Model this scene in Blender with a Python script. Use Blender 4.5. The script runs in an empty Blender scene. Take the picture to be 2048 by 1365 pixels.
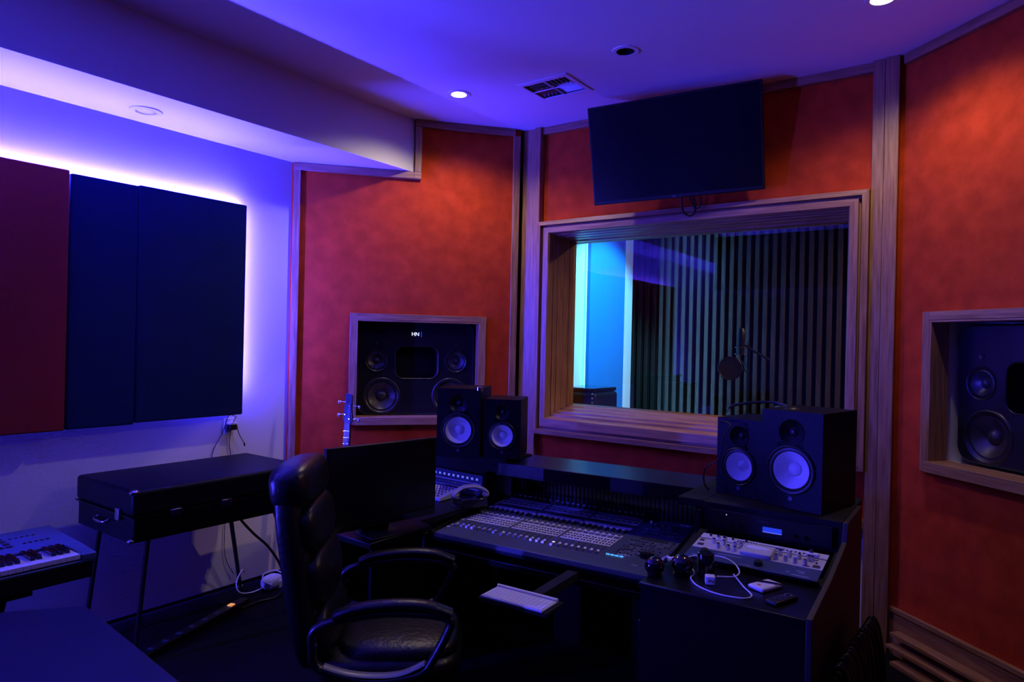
import bpy, bmesh, math, random
from math import sin, cos, pi, radians, atan2, sqrt
from mathutils import Vector, Matrix
random.seed(7)
SC = bpy.context.scene
COL = SC.collection

# ------------------------------------------------------------------ helpers
class MB:
    """collects shapes into one bmesh"""
    def __init__(s): s.b = bmesh.new()
    def verts(s, pts, M=None):
        return [s.b.verts.new(M @ Vector(p) if M else p) for p in pts]
    def face(s, vs):
        try: return s.b.faces.new(vs)
        except ValueError: return None
    def poly(s, pts, M=None): s.face(s.verts(pts, M)); return s
    def box(s, x0, x1, y0, y1, z0, z1, M=None):
        v = s.verts([(x0,y0,z0),(x1,y0,z0),(x1,y1,z0),(x0,y1,z0),(x0,y0,z1),(x1,y0,z1),(x1,y1,z1),(x0,y1,z1)], M)
        for f in ((3,2,1,0),(4,5,6,7),(0,1,5,4),(1,2,6,5),(2,3,7,6),(3,0,4,7)): s.face([v[i] for i in f])
        return s
    def cbox(s, c, d, M=None):
        return s.box(c[0]-d[0]/2,c[0]+d[0]/2,c[1]-d[1]/2,c[1]+d[1]/2,c[2]-d[2]/2,c[2]+d[2]/2,M)
    def prism(s, pts, a, b, axis='z', M=None):
        def P(u, v, h): return {'z':(u,v,h),'y':(u,h,v),'x':(h,u,v)}[axis]
        A = s.verts([P(u,v,a) for u,v in pts], M); B = s.verts([P(u,v,b) for u,v in pts], M)
        n = len(pts); s.face(A[::-1]); s.face(B)
        for i in range(n): s.face([A[i],A[(i+1)%n],B[(i+1)%n],B[i]])
        return s
    def lathe(s, prof, n=24, M=None, cap=True):
        """profile (r,h) turned about local Z"""
        rings = []
        for r, h in prof:
            if r < 1e-6: rings.append(s.verts([(0,0,h)], M))
            else: rings.append(s.verts([(r*cos(2*pi*i/n), r*sin(2*pi*i/n), h) for i in range(n)], M))
        for A, B in zip(rings, rings[1:]):
            for i in range(n):
                j = (i+1) % n
                if len(A) == 1 and len(B) == 1: continue
                if len(A) == 1: s.face([A[0], B[j], B[i]])
                elif len(B) == 1: s.face([A[i], A[j], B[0]])
                else: s.face([A[i], A[j], B[j], B[i]])
        if cap:
            if len(rings[0]) > 1: s.face(rings[0][::-1])
            if len(rings[-1]) > 1: s.face(rings[-1])
        return s
    def cyl(s, p0, p1, r0, r1=None, n=12):
        p0, p1 = Vector(p0), Vector(p1); d = p1-p0
        q = d.to_track_quat('Z', 'Y').to_matrix().to_4x4()
        return s.lathe([(r0,0),(r0 if r1 is None else r1, d.length)], n, Matrix.Translation(p0) @ q)
    def tube(s, pts, r, n=8, smooth=5, closed=False, flat=None):
        P = spline(pts, smooth, closed)
        m = len(P); rings = []; up = Vector((0,0,1)); prev = None
        for i in range(m):
            a = P[(i-1) % m] if (closed or i) else P[0]; b = P[(i+1) % m] if (closed or i < m-1) else P[-1]
            t = (b-a).normalized()
            if prev is None:
                u = t.cross(up)
                if u.length < .05: u = t.cross(Vector((1,0,0)))
                u.normalize()
            else:
                u = prev - t*prev.dot(t); u.normalize()
            prev = u; w = t.cross(u)
            ru, rw = flat if flat else (r, r)
            rings.append([s.b.verts.new(P[i]+u*ru*cos(2*pi*k/n)+w*rw*sin(2*pi*k/n)) for k in range(n)])
        for i in range(m if closed else m-1):
            A, B = rings[i], rings[(i+1) % m]
            for k in range(n): s.face([A[k],A[(k+1)%n],B[(k+1)%n],B[k]])
        if not closed: s.face(rings[0][::-1]); s.face(rings[-1])
        return s
    def ell(s, c, r, M=None, nu=16, nv=10, e=1.0):
        """superellipsoid"""
        def f(v, k): return math.copysign(abs(v)**k, v)
        T = (M or Matrix.Identity(4))
        prof = []
        rings = []
        for j in range(nv+1):
            a = -pi/2+pi*j/nv
            row = []
            for i in range(nu):
                t = 2*pi*i/nu
                row.append(s.b.verts.new(T @ Vector((c[0]+r[0]*f(cos(a),e)*f(cos(t),e), c[1]+r[1]*f(cos(a),e)*f(sin(t),e), c[2]+r[2]*f(sin(a),e)))))
                if j in (0, nv): break
            rings.append(row)
        for A, B in zip(rings, rings[1:]):
            for i in range(nu):
                k = (i+1) % nu
                if len(A) == 1: s.face([A[0], B[k], B[i]])
                elif len(B) == 1: s.face([A[i], A[k], B[0]])
                else: s.face([A[i], A[k], B[k], B[i]])
        return s
    def plate(s, x0, x1, z0, z1, y, circles, n=32):
        """front plate in the XZ plane with round holes"""
        xs = sorted({x0,x1}|{c[0]-c[2]*1.12 for c in circles}|{c[0]+c[2]*1.12 for c in circles})
        zs = sorted({z0,z1}|{c[1]-c[2]*1.12 for c in circles}|{c[1]+c[2]*1.12 for c in circles})
        for i in range(len(xs)-1):
            for j in range(len(zs)-1):
                cx, cz = (xs[i]+xs[i+1])/2, (zs[j]+zs[j+1])/2
                if any(abs(cx-c[0]) < c[2]*1.12 and abs(cz-c[1]) < c[2]*1.12 for c in circles): continue
                s.poly([(xs[i],y,zs[j]),(xs[i+1],y,zs[j]),(xs[i+1],y,zs[j+1]),(xs[i],y,zs[j+1])])
        for cx, cz, r in circles:
            a = [s.b.verts.new((cx+r*cos(2*pi*k/n), y, cz+r*sin(2*pi*k/n))) for k in range(n)]
            o = []
            for k in range(n):
                c_, s_ = cos(2*pi*k/n), sin(2*pi*k/n); m = max(abs(c_), abs(s_))
                o.append(s.b.verts.new((cx+r*1.12*c_/m, y, cz+r*1.12*s_/m)))
            for k in range(n): s.face([a[k], o[k], o[(k+1)%n], a[(k+1)%n]])
        return s

def spline(pts, k, closed=False):
    P = [Vector(p) for p in pts]; n = len(P)
    if k <= 1 or n < 3: return P
    out = []
    for i in range(n if closed else n-1):
        g = lambda j: P[j % n] if closed else P[max(0, min(n-1, j))]
        a, b, c, d = g(i-1), g(i), g(i+1), g(i+2)
        for q in range(k):
            t = q/k
            out.append(.5*((2*b)+(c-a)*t+(2*a-5*b+4*c-d)*t*t+(3*b-a-3*c+d)*t**3))
    if not closed: out.append(P[-1])
    return out

def obj(name, mb, mat, parent=None, loc=None, rot=None, bevel=0, smooth=None, label=None, kind=None, seg=2):
    bmesh.ops.recalc_face_normals(mb.b, faces=mb.b.faces[:])
    me = bpy.data.meshes.new(name); mb.b.to_mesh(me); mb.b.free()
    o = bpy.data.objects.new(name, me); COL.objects.link(o)
    me.materials.append(mat)
    if smooth:
        me.shade_smooth()
        try: me.set_sharp_from_angle(angle=radians(smooth))
        except Exception: pass
    if parent: o.parent = parent
    if loc: o.location = loc
    if rot: o.rotation_euler = rot
    if bevel:
        m = o.modifiers.new('bevel', 'BEVEL'); m.width = bevel; m.segments = seg; m.limit_method = 'ANGLE'; m.angle_limit = radians(40)
        me.shade_smooth()
        try: me.set_sharp_from_angle(angle=radians(50))
        except Exception: pass
    if label: o['label'] = label
    if kind: o['kind'] = kind
    return o
def thing(name, label, cat, loc=(0,0,0), rot=(0,0,0), group=None):
    o = bpy.data.objects.new(name, None); COL.objects.link(o); o.empty_display_size = .05
    o.location = loc; o.rotation_euler = rot if isinstance(rot, tuple) else (0,0,rot)
    return tag(o, label, cat, group)
def tag(o, label, cat, group=None):
    o['label'] = label; o['category'] = cat
    if group: o['group'] = group
    return o
def struct(name, mb, mat, **k):
    o = obj(name, mb, mat, **k); o['kind'] = 'structure'; return o
def dup(root, loc=None, rot=None, label=None, group=None):
    def cp(o, par):
        c = o.copy(); COL.objects.link(c); c.parent = par
        for ch in [x for x in bpy.data.objects if x.parent == o]: cp(ch, c)
        return c
    r = cp(root, None)
    if loc is not None: r.location = loc
    if rot is not None: r.rotation_euler = rot if isinstance(rot, tuple) else (0,0,rot)
    if label: r['label'] = label
    if group: r['group'] = group
    return r
def RZ(a): return Matrix.Rotation(a, 4, 'Z')
def RX(a): return Matrix.Rotation(a, 4, 'X')
def RY(a): return Matrix.Rotation(a, 4, 'Y')
def T(x, y, z): return Matrix.Translation((x,y,z))
FRONT = RX(radians(90))      # local Z of a lathe -> -Y

# ------------------------------------------------------------------ materials
def mat(name, col, rough=.5, metal=0, noise=None, bump=0, scale=(1,1,1), col2=None, emit=None, spec=.5, detail=4, coat=0, sheen=0):
    m = bpy.data.materials.new(name); m.use_nodes = True; nt = m.node_tree; n = nt.nodes; b = n['Principled BSDF']
    b.inputs['Base Color'].default_value = (*col, 1); b.inputs['Roughness'].default_value = rough
    b.inputs['Metallic'].default_value = metal; b.inputs['Specular IOR Level'].default_value = spec
    if coat: b.inputs['Coat Weight'].default_value = coat; b.inputs['Coat Roughness'].default_value = .08
    if sheen: b.inputs['Sheen Weight'].default_value = sheen
    if emit: b.inputs['Emission Color'].default_value = (*emit[0], 1); b.inputs['Emission Strength'].default_value = emit[1]
    if noise:
        tc = n.new('ShaderNodeTexCoord'); mp = n.new('ShaderNodeMapping'); nz = n.new('ShaderNodeTexNoise')
        mp.inputs['Scale'].default_value = scale; nz.inputs['Scale'].default_value = noise; nz.inputs['Detail'].default_value = detail
        nt.links.new(tc.outputs['Object'], mp.inputs[0]); nt.links.new(mp.outputs[0], nz.inputs['Vector'])
        if col2:
            r = n.new('ShaderNodeValToRGB'); r.color_ramp.elements[0].position = .35; r.color_ramp.elements[1].position = .68
            r.color_ramp.elements[0].color = (*col2, 1); r.color_ramp.elements[1].color = (*col, 1)
            nt.links.new(nz.outputs[0], r.inputs[0]); nt.links.new(r.outputs[0], b.inputs['Base Color'])
        if bump:
            bp = n.new('ShaderNodeBump'); bp.inputs['Strength'].default_value = bump; bp.inputs['Distance'].default_value = .01
            nt.links.new(nz.outputs[0], bp.inputs['Height']); nt.links.new(bp.outputs[0], b.inputs['Normal'])
    return m
M = {}
M['white'] = mat('white paint', (.74,.74,.74), .6, noise=60, bump=.05)
M['ceil'] = mat('ceiling paint', (.80,.80,.80), .7, noise=80, bump=.04)
M['red'] = mat('orange red suede', (.58,.060,.010), .95, noise=9, col2=(.40,.040,.006), bump=.25, detail=12, spec=.12)
M['wood_v'] = mat('honey oak vertical', (.44,.225,.10), .42, noise=9, scale=(9,9,.5), col2=(.24,.11,.045), bump=.15, detail=8)
M['wood_h'] = mat('honey oak horizontal', (.44,.225,.10), .42, noise=9, scale=(.5,9,9), col2=(.24,.11,.045), bump=.15, detail=8)
M['wood_y'] = mat('honey oak along y', (.44,.225,.10), .42, noise=9, scale=(9,.5,9), col2=(.24,.11,.045), bump=.15, detail=8)
M['darkwood'] = mat('dark walnut', (.022,.009,.007), .55, noise=9, scale=(9,9,.6), col2=(.014,.006,.005))
M['carpet'] = mat('charcoal carpet', (.012,.011,.013), 1, noise=220, bump=.6, col2=(.005,.005,.006), spec=.05)
M['pred'] = mat('red panel fabric', (.34,.035,.02), .95, noise=260, bump=.25, col2=(.22,.02,.013), spec=.1)
M['pblue'] = mat('navy panel fabric', (.010,.028,.075), .95, noise=260, bump=.25, col2=(.007,.013,.05), spec=.1)
M['black'] = mat('black plastic', (.005,.005,.006), .42, spec=.35)
M['blackm'] = mat('matt black', (.004,.004,.005), .7, spec=.2)
M['gloss'] = mat('gloss black', (.006,.006,.007), .12, coat=.5)
M['lam'] = mat('black laminate', (.003,.003,.004), .33, noise=150, bump=.04, spec=.25)
M['vinyl'] = mat('black vinyl', (.004,.004,.006), .45, noise=140, bump=.2, spec=.14)
M['table'] = mat('dark blue laminate', (.006,.006,.018), .5, spec=.3)
M['leather'] = mat('black leather', (.006,.0055,.0055), .36, noise=55, bump=.25, spec=.35)
M['arm'] = mat('satin black urethane', (.012,.012,.013), .33)
M['armgrey'] = mat('grey arm plastic', (.22,.22,.23), .35)
M['chrome'] = mat('chrome', (.8,.8,.82), .12, metal=1)
M['steel'] = mat('brushed steel', (.5,.5,.52), .3, metal=1)
M['cone'] = mat('white cone', (.78,.78,.80), .45)
M['rubber'] = mat('black rubber', (.012,.012,.012), .4)
M['dcone'] = mat('dark woven cone', (.03,.03,.032), .35)
M['lav'] = mat('pale grey faceplate', (.62,.62,.72), .5)
M['cons'] = mat('slate faceplate', (.05,.065,.10), .45)
M['btn'] = mat('dark button', (.03,.03,.045), .4)
M['pale'] = mat('pale button', (.75,.75,.8), .4)
M['beige'] = mat('champagne faceplate', (.55,.53,.46), .4)
M['knob'] = mat('silver knob', (.62,.62,.66), .38, metal=.8)
M['navy'] = mat('navy faceplate', (.03,.05,.11), .4)
M['wplast'] = mat('white plastic', (.8,.8,.8), .35)
M['cream'] = mat('cream handset', (.55,.52,.46), .4)
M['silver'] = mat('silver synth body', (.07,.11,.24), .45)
M['keyw'] = mat('ivory key', (.85,.85,.87), .3)
M['screen'] = mat('switched off screen', (.004,.004,.005), .22)
M['orange'] = mat('orange plug', (.6,.12,.03), .5)
M['redp'] = mat('red print', (.6,.02,.02), .5)
M['slat'] = mat('brown timber slat', (.034,.019,.016), .6, noise=8, scale=(6,6,.5), col2=(.02,.012,.01))
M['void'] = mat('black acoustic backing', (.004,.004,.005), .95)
M['azure'] = mat('azure fabric', (.012,.20,.60), .9, noise=200, bump=.2)
M['bass'] = mat('dark blue lacquer', (.010,.012,.03), .3, spec=.35)
M['fret'] = mat('rosewood', (.03,.02,.02), .4)
M['plasticbag'] = mat('clear wrapper', (.5,.5,.52), .15)
LEDC = (.036,.027,1.0)
M['led'] = mat('blue led strip', (1,1,1), .5, emit=(LEDC, 1900))
M['led2'] = mat('blue led strip rear', (1,1,1), .5, emit=((.05,.04,1.0), 4500))
M['cyan'] = mat('cyan led strip', (1,1,1), .5, emit=((.14,.60,1.0), 70))
M['cyan2'] = mat('bright cyan led strip', (1,1,1), .5, emit=((.22,.60,1.0), 260))
M['lamp'] = mat('lit downlight lens', (1,1,1), .5, emit=((1,.94,1.0), 40))
M['ledw'] = mat('lit white emblem', (1,1,1), .5, emit=((.75,.85,1), 1.6))
M['ledb'] = mat('blue display', (.02,.05,.4), .3, emit=((.03,.08,.9), .5))
M['ledo'] = mat('amber neon switch', (.8,.25,.05), .3, emit=((1,.42,.12), .7))
M['pledb'] = mat('blue lit marks', (.1,.2,.9), .4, emit=((.25,.3,1), .5))
M['emblem'] = mat('speaker emblem', (.10,.10,.14), .4)
M['glow'] = mat('lit blue buttons', (.1,.5,.9), .4, emit=((.08,.45,1), .9))
def glass_mat():
    m = bpy.data.materials.new('window glass'); m.use_nodes = True; nt = m.node_tree; n = nt.nodes
    for x in list(n):
        if x.type != 'OUTPUT_MATERIAL': n.remove(x)
    out = [x for x in n if x.type == 'OUTPUT_MATERIAL'][0]
    f = n.new('ShaderNodeFresnel'); f.inputs[0].default_value = 2.2
    t = n.new('ShaderNodeBsdfTransparent'); t.inputs[0].default_value = (.90,.94,.95,1)
    g = n.new('ShaderNodeBsdfGlossy'); g.inputs['Roughness'].default_value = 0.0
    mx = n.new('ShaderNodeMixShader')
    nt.links.new(f.outputs[0], mx.inputs[0]); nt.links.new(t.outputs[0], mx.inputs[1]); nt.links.new(g.outputs[0], mx.inputs[2])
    nt.links.new(mx.outputs[0], out.inputs[0]); return m
M['glass'] = glass_mat()

def text(name, s, size, mt, parent, loc, rot=(0,0,0), depth=.0006):
    c = bpy.data.curves.new(name, 'FONT'); c.body = s; c.size = size; c.extrude = depth; c.align_x = 'CENTER'; c.align_y = 'CENTER'
    t = bpy.data.objects.new(name+'_tmp', c); COL.objects.link(t)
    me = bpy.data.meshes.new_from_object(t); bpy.data.objects.remove(t); bpy.data.curves.remove(c)
    o = bpy.data.objects.new(name, me); COL.objects.link(o); me.materials.clear(); me.materials.append(mt)
    o.parent = parent; o.location = loc; o.rotation_euler = rot; return o

# ------------------------------------------------------------------ room
LX = -4.216; LY = 3.055; CZ = 3.35; SZ = 2.955; SX = -3.655
FY = 4.42; X0 = -3.10; X1 = -.525
A40 = radians(50)        # direction of the left angled wall, from +X
A49 = radians(-41)       # direction of the right angled wall
RXE = 2.2; BY = -3.0
# floor / ceiling
struct('floor', MB().box(LX-.3, RXE+.3, BY-.3, 7.2, -.12, 0), M['carpet'])
# ceiling with holes for the recessed fittings
LIT = [(-3.02,3.486),(-.514,3.606)]; OFF = [(-1.782,3.478)]
cb = MB()
hx = sorted([LX-.2, RXE+.2]+[c[0]+d for c in LIT+OFF for d in (-.06,.06)]+[-2.575,-2.255])
hy = sorted([BY-.2, 4.75]+[c[1]+d for c in LIT+OFF for d in (-.06,.06)]+[3.60,3.86])
def inhole(x, y):
    return any(abs(x-c[0]) < .06 and abs(y-c[1]) < .06 for c in LIT+OFF) or (-2.575 < x < -2.255 and 3.60 < y < 3.86)
for i in range(len(hx)-1):
    for j in range(len(hy)-1):
        if not inhole((hx[i]+hx[i+1])/2, (hy[j]+hy[j+1])/2):
            cb.poly([(hx[i],hy[j],CZ),(hx[i+1],hy[j],CZ),(hx[i+1],hy[j+1],CZ),(hx[i],hy[j+1],CZ)])
cb.box(LX-.2, RXE+.2, BY-.2, 4.75, CZ+.25, CZ+.35)
struct('ceiling', cb, M['ceil'])
# soffit along the left wall; its front end follows the angled wall
def wl(s, y=0):   # point on / off the left angled wall
    return (LX+cos(A40)*s-sin(A40)*y, LY+sin(A40)*s+cos(A40)*y)
sEnd = (SX-LX)/cos(A40)
sy = LY+sin(A40)*sEnd
DS = (-3.974, 1.90)
sb = MB()
sb.prism([(LX-.05,BY),(SX,BY),(SX,sy+.0),(LX-.05,LY-.04)], SZ+.001, CZ+.02)
struct('ceiling', sb, M['ceil'], bevel=0)
struct('wall_left', MB().box(LX-.15, LX, BY, LY+.12, 0, CZ), M['white'])
struct('wall_back', MB().box(LX-.15, RXE+.15, BY-.15, BY, 0, CZ), M['void'])
struct('wall_right', MB().box(RXE, RXE+.15, BY, 2.25, 0, CZ), M['darkwood'])

def angled_wall(name, org, ang, L, n0, n1, z0, z1, depth, cut=None):
    """fabric wall with speaker niche; local x along the wall, +y behind it"""
    b = MB()
    xs = [0, n0, n1, L]; zs = [0, z0, z1, CZ]
    for i in range(3):
        for j in range(3):
            if i == 1 and j == 1: continue
            b.box(xs[i], xs[i+1], 0, .05, zs[j], zs[j+1])
    w = struct(name, b, M['red']); w.location = org; w.rotation_euler = (0,0,ang)
    nb = MB()
    nb.box(n0-.02, n0, .05, depth, z0-.02, z1+.02); nb.box(n1, n1+.02, .05, depth, z0-.02, z1+.02)
    nb.box(n0, n1, .05, depth, z0-.02, z0); nb.box(n0, n1, .05, depth, z1, z1+.02); nb.box(n0-.02, n1+.02, depth, depth+.02, z0-.02, z1+.02)
    obj('niche_lining', nb, M['white'], w)
    # timber frame round the niche
    t = .045; e = .0015
    fb = MB()
    fb.box(n0-t, n0, -.028, -.001, z0-t, z1+t); fb.box(n1, n1+t, -.028, -.001, z0-t, z1+t)
    fb.box(n0, n0+.012, -.028, .09, z0, z1); fb.box(n1-.012, n1, -.028, .09, z0, z1)
    obj('niche_frame', fb, M['wood_v'], w, bevel=.002)
    fb = MB()
    fb.box(n0, n1, -.03, -.001, z1, z1+t); fb.box(n0, n1, -.05, -.001, z0-t, z0)
    fb.box(n0, n1, -.05, .11, z0, z0+.012); fb.box(n0+.012, n1-.012, -.028, .09, z1-.012, z1)
    obj('niche_sill', fb, M['wood_h'], w, bevel=.002)
    return w
LL = 1.70; LR = 3.62
wL = angled_wall('wall_front_left', (LX,LY,0), A40, LL, .475, 1.405, 1.10, 1.835, .55)
wR = angled_wall('wall_front_right', (X1,FY-.01,0), A49, LR, .262, 1.21, 1.105, 1.86, .50)
# trims on the left angled wall (local x along, negative y into room)
def trim(n, parts, mt, org, ang, bevel=.003):
    b = MB()
    for p in parts: b.box(*p)
    o = struct('trim_%d' % n, b, mt, bevel=bevel); o.location = org; o.rotation_euler = (0,0,ang); return o
LO = (LX,LY,0)
trim(1, [(.012,.062,-.03,-.001,0,SZ-.055)], M['wood_v'], LO, A40)
trim(2, [(.012,sEnd+.0,-.03,-.001,SZ-.055,SZ-.002),(sEnd,sEnd+.055,-.03,-.001,SZ-.055,SZ-.002)], M['wood_h'], LO, A40)
trim(3, [(sEnd+.004,sEnd+.055,-.03,-.001,SZ-.002,CZ-.055)], M['wood_v'], LO, A40)
trim(4, [(sEnd+.004,LL-.05,-.03,-.001,CZ-.055,CZ-.001)], M['wood_h'], LO, A40)
trim(5, [(LL-.06,LL-.008,-.03,-.001,0,CZ-.055)], M['wood_v'], LO, A40)
# corner post left of the window
struct('trim_6', MB().box(-3.118, -3.0, 4.385, 4.56, 0, CZ), M['wood_v'], bevel=.003)
struct('wall_front_corner', MB().box(-3.45, -3.02, 4.50, 4.72, 0, CZ+.1), M['void'])
struct('wall_front_end', MB().box(X1-.02, 1.05, 4.725, 4.80, 0, CZ+.1), M['void'])
struct('trim_7', MB().box(-2.992, -2.94, 4.36, FY, 0, CZ), M['wood_v'], bevel=.003)
struct('trim_8', MB().box(-2.94, -.66, 4.385, FY, CZ-.055, CZ-.001), M['wood_h'], bevel=.003)
struct('trim_9', MB().box(-.658, -.597, 4.36, FY, 0, CZ), M['wood_v'], bevel=.003)
struct('trim_10', MB().box(-.594, -.523, 4.345, 4.43, 0, CZ), M['wood_v'], bevel=.004)
struct('trim_11', MB().box(-2.94, -.66, 4.375, FY, .665, .715), M['wood_h'], bevel=.003)
trim(12, [(.05,LR,-.03,-.001,CZ-.055,CZ-.001)], M['wood_h'], (X1,FY-.01,0), A49)
# stepped timber skirting on the right
b = MB()
b.box(.03, LR, -.022, -.001, 0, .262); b.box(.03, LR, -.030, -.022, .238, .262)
b.box(.10, LR, -.085, -.022, .13, .15); b.box(.10, LR, -.11, -.022, .07, .088); b.box(.16, LR, -.135, -.022, .0, .022)
o = struct('baseboard_right', b, M['wood_h'], bevel=.002); o.location = (X1,FY-.01,0); o.rotation_euler = (0,0,A49)
struct('baseboard_left', MB().box(LX, LX+.012, BY, LY-.03, 0, .018), M['blackm'])

# front wall with the window hole
WX0, WX1, WZ0, WZ1 = -2.83, -.735, 1.15, 2.53
b = MB()
for (a0,a1,c0,c1) in ((X0,WX0,.69,CZ),(WX1,X1+.0,.69,CZ),(WX0,WX1,.69,WZ0),(WX0,WX1,WZ1,CZ)):
    b.box(a0,a1,FY,FY+.3,c0,c1)
wf = struct('wall_front', b, M['red'])
obj('lower_wall', MB().box(X0,X1,FY+.02,FY+.3,0,.69), M['white'], wf)
# window frame: swept profile (inset from the outer rectangle, y)
def ring(rects, ys):
    """rects: list of (x0,x1,z0,z1) loops, joined in order"""
    b = MB(); L = []
    for (x0,x1,z0,z1), y in zip(rects, ys): L.append(b.verts([(x0,y,z0),(x1,y,z0),(x1,y,z1),(x0,y,z1)]))
    n = len(L)
    for i in range(n):
        A, B = L[i], L[(i+1) % n]
        for k in range(4): b.face([A[k],A[(k+1)%4],B[(k+1)%4],B[k]])
    return b
win = bpy.data.objects.new('window_1', None); COL.objects.link(win); win['kind'] = 'structure'
OX0, OX1, OZ0, OZ1 = -2.937, -.662, 1.0, 2.612
prof = [(.0,.0,4.418),(.0,.0,4.33),(.035,.035,4.325),(.04,.04,4.365),(.052,.055,4.365),(.056,.06,4.338),(.10,.118,4.338),(.108,.126,4.352),(.112,.135,4.40),
        (.118,.150,4.40),(.121,.158,4.45),(.126,.170,4.452),(.128,.178,4.52),(.133,.188,4.525),(.137,.196,4.59),(.146,.205,4.595),(.150,.212,4.64),(.16,.22,4.66),(.10,.10,4.66)]
# sides/top use small insets, the bottom one a wider sloping sill
rects = []; ys = []
for d, db, y in prof:
    k = 1.0
    rects.append((OX0+d, OX1-d*.98, OZ0+db, OZ1-d*.86)); ys.append(y)
# split the sweep in horizontal and vertical members so the grain follows
def members(vert):
    b = MB(); L = [b.verts([(r[0],y,r[2]),(r[1],y,r[2]),(r[1],y,r[3]),(r[0],y,r[3])]) for r, y in zip(rects, ys)]
    n = len(L)
    for i in range(n):
        A, B = L[i], L[(i+1) % n]
        for k in ((1,3) if vert else (0,2)): b.face([A[k],A[(k+1)%4],B[(k+1)%4],B[k]])
    return b
obj('window_jamb', members(True), M['wood_v'], win)
obj('window_rail', members(False), M['wood_h'], win)
obj('pane', MB().poly([(-2.83,4.63,1.18),(-.78,4.63,1.18),(-.78,4.63,2.52),(-2.83,4.63,2.52)]), M['glass'], win)

# ------------------------------------------------------------------ booth behind the glass
BX0, BX1, BYB = -3.40, .9, 6.90
struct('wall_booth_left', MB().box(-3.35, -3.04, FY+.3, 6.2, 0, 3.0), M['white'])
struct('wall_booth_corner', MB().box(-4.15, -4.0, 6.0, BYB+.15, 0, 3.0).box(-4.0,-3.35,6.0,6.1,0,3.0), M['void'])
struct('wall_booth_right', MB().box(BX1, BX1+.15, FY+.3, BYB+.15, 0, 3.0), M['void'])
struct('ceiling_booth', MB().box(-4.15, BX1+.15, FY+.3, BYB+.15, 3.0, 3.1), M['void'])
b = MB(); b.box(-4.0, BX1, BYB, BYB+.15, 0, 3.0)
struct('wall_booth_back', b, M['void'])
b = MB(); x = -3.95
while x < BX1-.05:
    b.box(x, x+.042, BYB-.06, BYB-.002, 0, 2.98); x += .083
wb = struct('wall_booth_slats', b, M['slat'], bevel=.003)
struct('ceiling', MB().box(SX, RXE, BY, -1.0, 2.55, CZ), M['void'])  # unseen dark bulkhead, added to keep the blue rear ceiling out of the glass
# blue-lit booth panel on the left booth wall, white pilaster beside it
p = thing('acoustic_panel', 'bright azure wall panel seen through the window, at its left side', 'acoustic panel', (-3.01,5.57,0))
obj('fabric', MB().box(0,.04,-.33,.33,.0,2.93), M['azure'], p, bevel=.006)
tag(obj('led_strip', MB().box(-3.036,-3.026,5.865,5.875,.0,2.9), M['cyan2']), 'pale cyan upright light strip glowing in the booth corner behind the glass', 'light strip')
tag(obj('led_strip', MB().box(-3.036,-3.026,5.315,5.325,.0,2.9), M['cyan']), 'cyan upright light strip at the window side of the azure booth panel', 'light strip')

# ------------------------------------------------------------------ left wall: panels and led strip
def panel(name, y0, y1, z0, z1, x0, x1, mt, label):
    p = thing(name, label, 'acoustic panel', (x0,(y0+y1)/2,z0), group='fabric acoustic panels on the left wall'); h = (y1-y0)/2
    obj('fabric', MB().box(.02,x1-x0,-h,h,0,z1-z0), M[mt], p, bevel=.008)
    obj('frame', MB().box(0,.02,-h+.02,h-.02,.03,z1-z0-.03), M['blackm'], p)
PX = LX+.035
panel('acoustic_panel', -.57, 1.572, 1.163, 2.566, PX, LX+.115, 'pred', 'dark red fabric wall panel, leftmost of the backlit panels')
panel('acoustic_panel', 1.585, 1.942, 1.163, 2.556, PX, LX+.096, 'pblue', 'narrow navy fabric wall panel between the red panel and the wide navy one')
panel('acoustic_panel', 1.943, 2.638, 1.172, 2.562, PX, LX+.101, 'pblue', 'wide navy fabric wall panel, rightmost, nearest the red angled wall')
b = MB()
b.box(LX+.022, LX+.032, -.56, 2.625, 2.541, 2.551)
b.box(LX+.022, LX+.032, 2.611, 2.621, 1.33, 2.541)
tag(obj('led_strip', MB().box(LX+.001, LX+.012, -.785, -.77, .7, 1.8), M['led2']), 'blue upright light strip at the rear end of the wall panels, behind the photographer', 'light strip')
tag(obj('led_strip', b, M['led']), 'blue light strip glowing around the top and right edge of the fabric wall panels', 'light strip')

# plug-in adapter with cords under the navy panel
p = thing('power_adapter', 'small black and white plug adapter on the wall under the wide navy panel', 'adapter', (LX,2.60,1.09))
obj('wall_plate', MB().box(0,.008,-.035,.035,-.05,.05), M['wplast'], p, bevel=.002)
obj('plug_body', MB().box(.008,.055,-.02,.03,-.025,.012), M['black'], p, bevel=.004)
obj('plug_cap', MB().box(.008,.06,-.02,.036,.012,.022), M['wplast'], p, bevel=.002)
obj('cord', MB().tube([(.05,.0,.02),(.055,.01,.05),(.04,.03,.06),(.03,-.02,.07),(.015,-.05,-.04),(.012,-.12,-.18),(.012,-.13,-.45)], .0025, 6)
    .tube([(.05,.03,.0),(.05,.05,-.06),(.045,.09,-.12)], .0025, 6)
    .tube([(.03,.0,-.025),(.014,.0,-.12),(.012,.01,-.25),(.012,-.02,-.8),(.014,.05,-1.0)], .0025, 6), M['black'], p)
obj('plug_tip', MB().cyl((.045,.09,-.12),(.044,.095,-.14),.005), M['black'], p)

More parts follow.
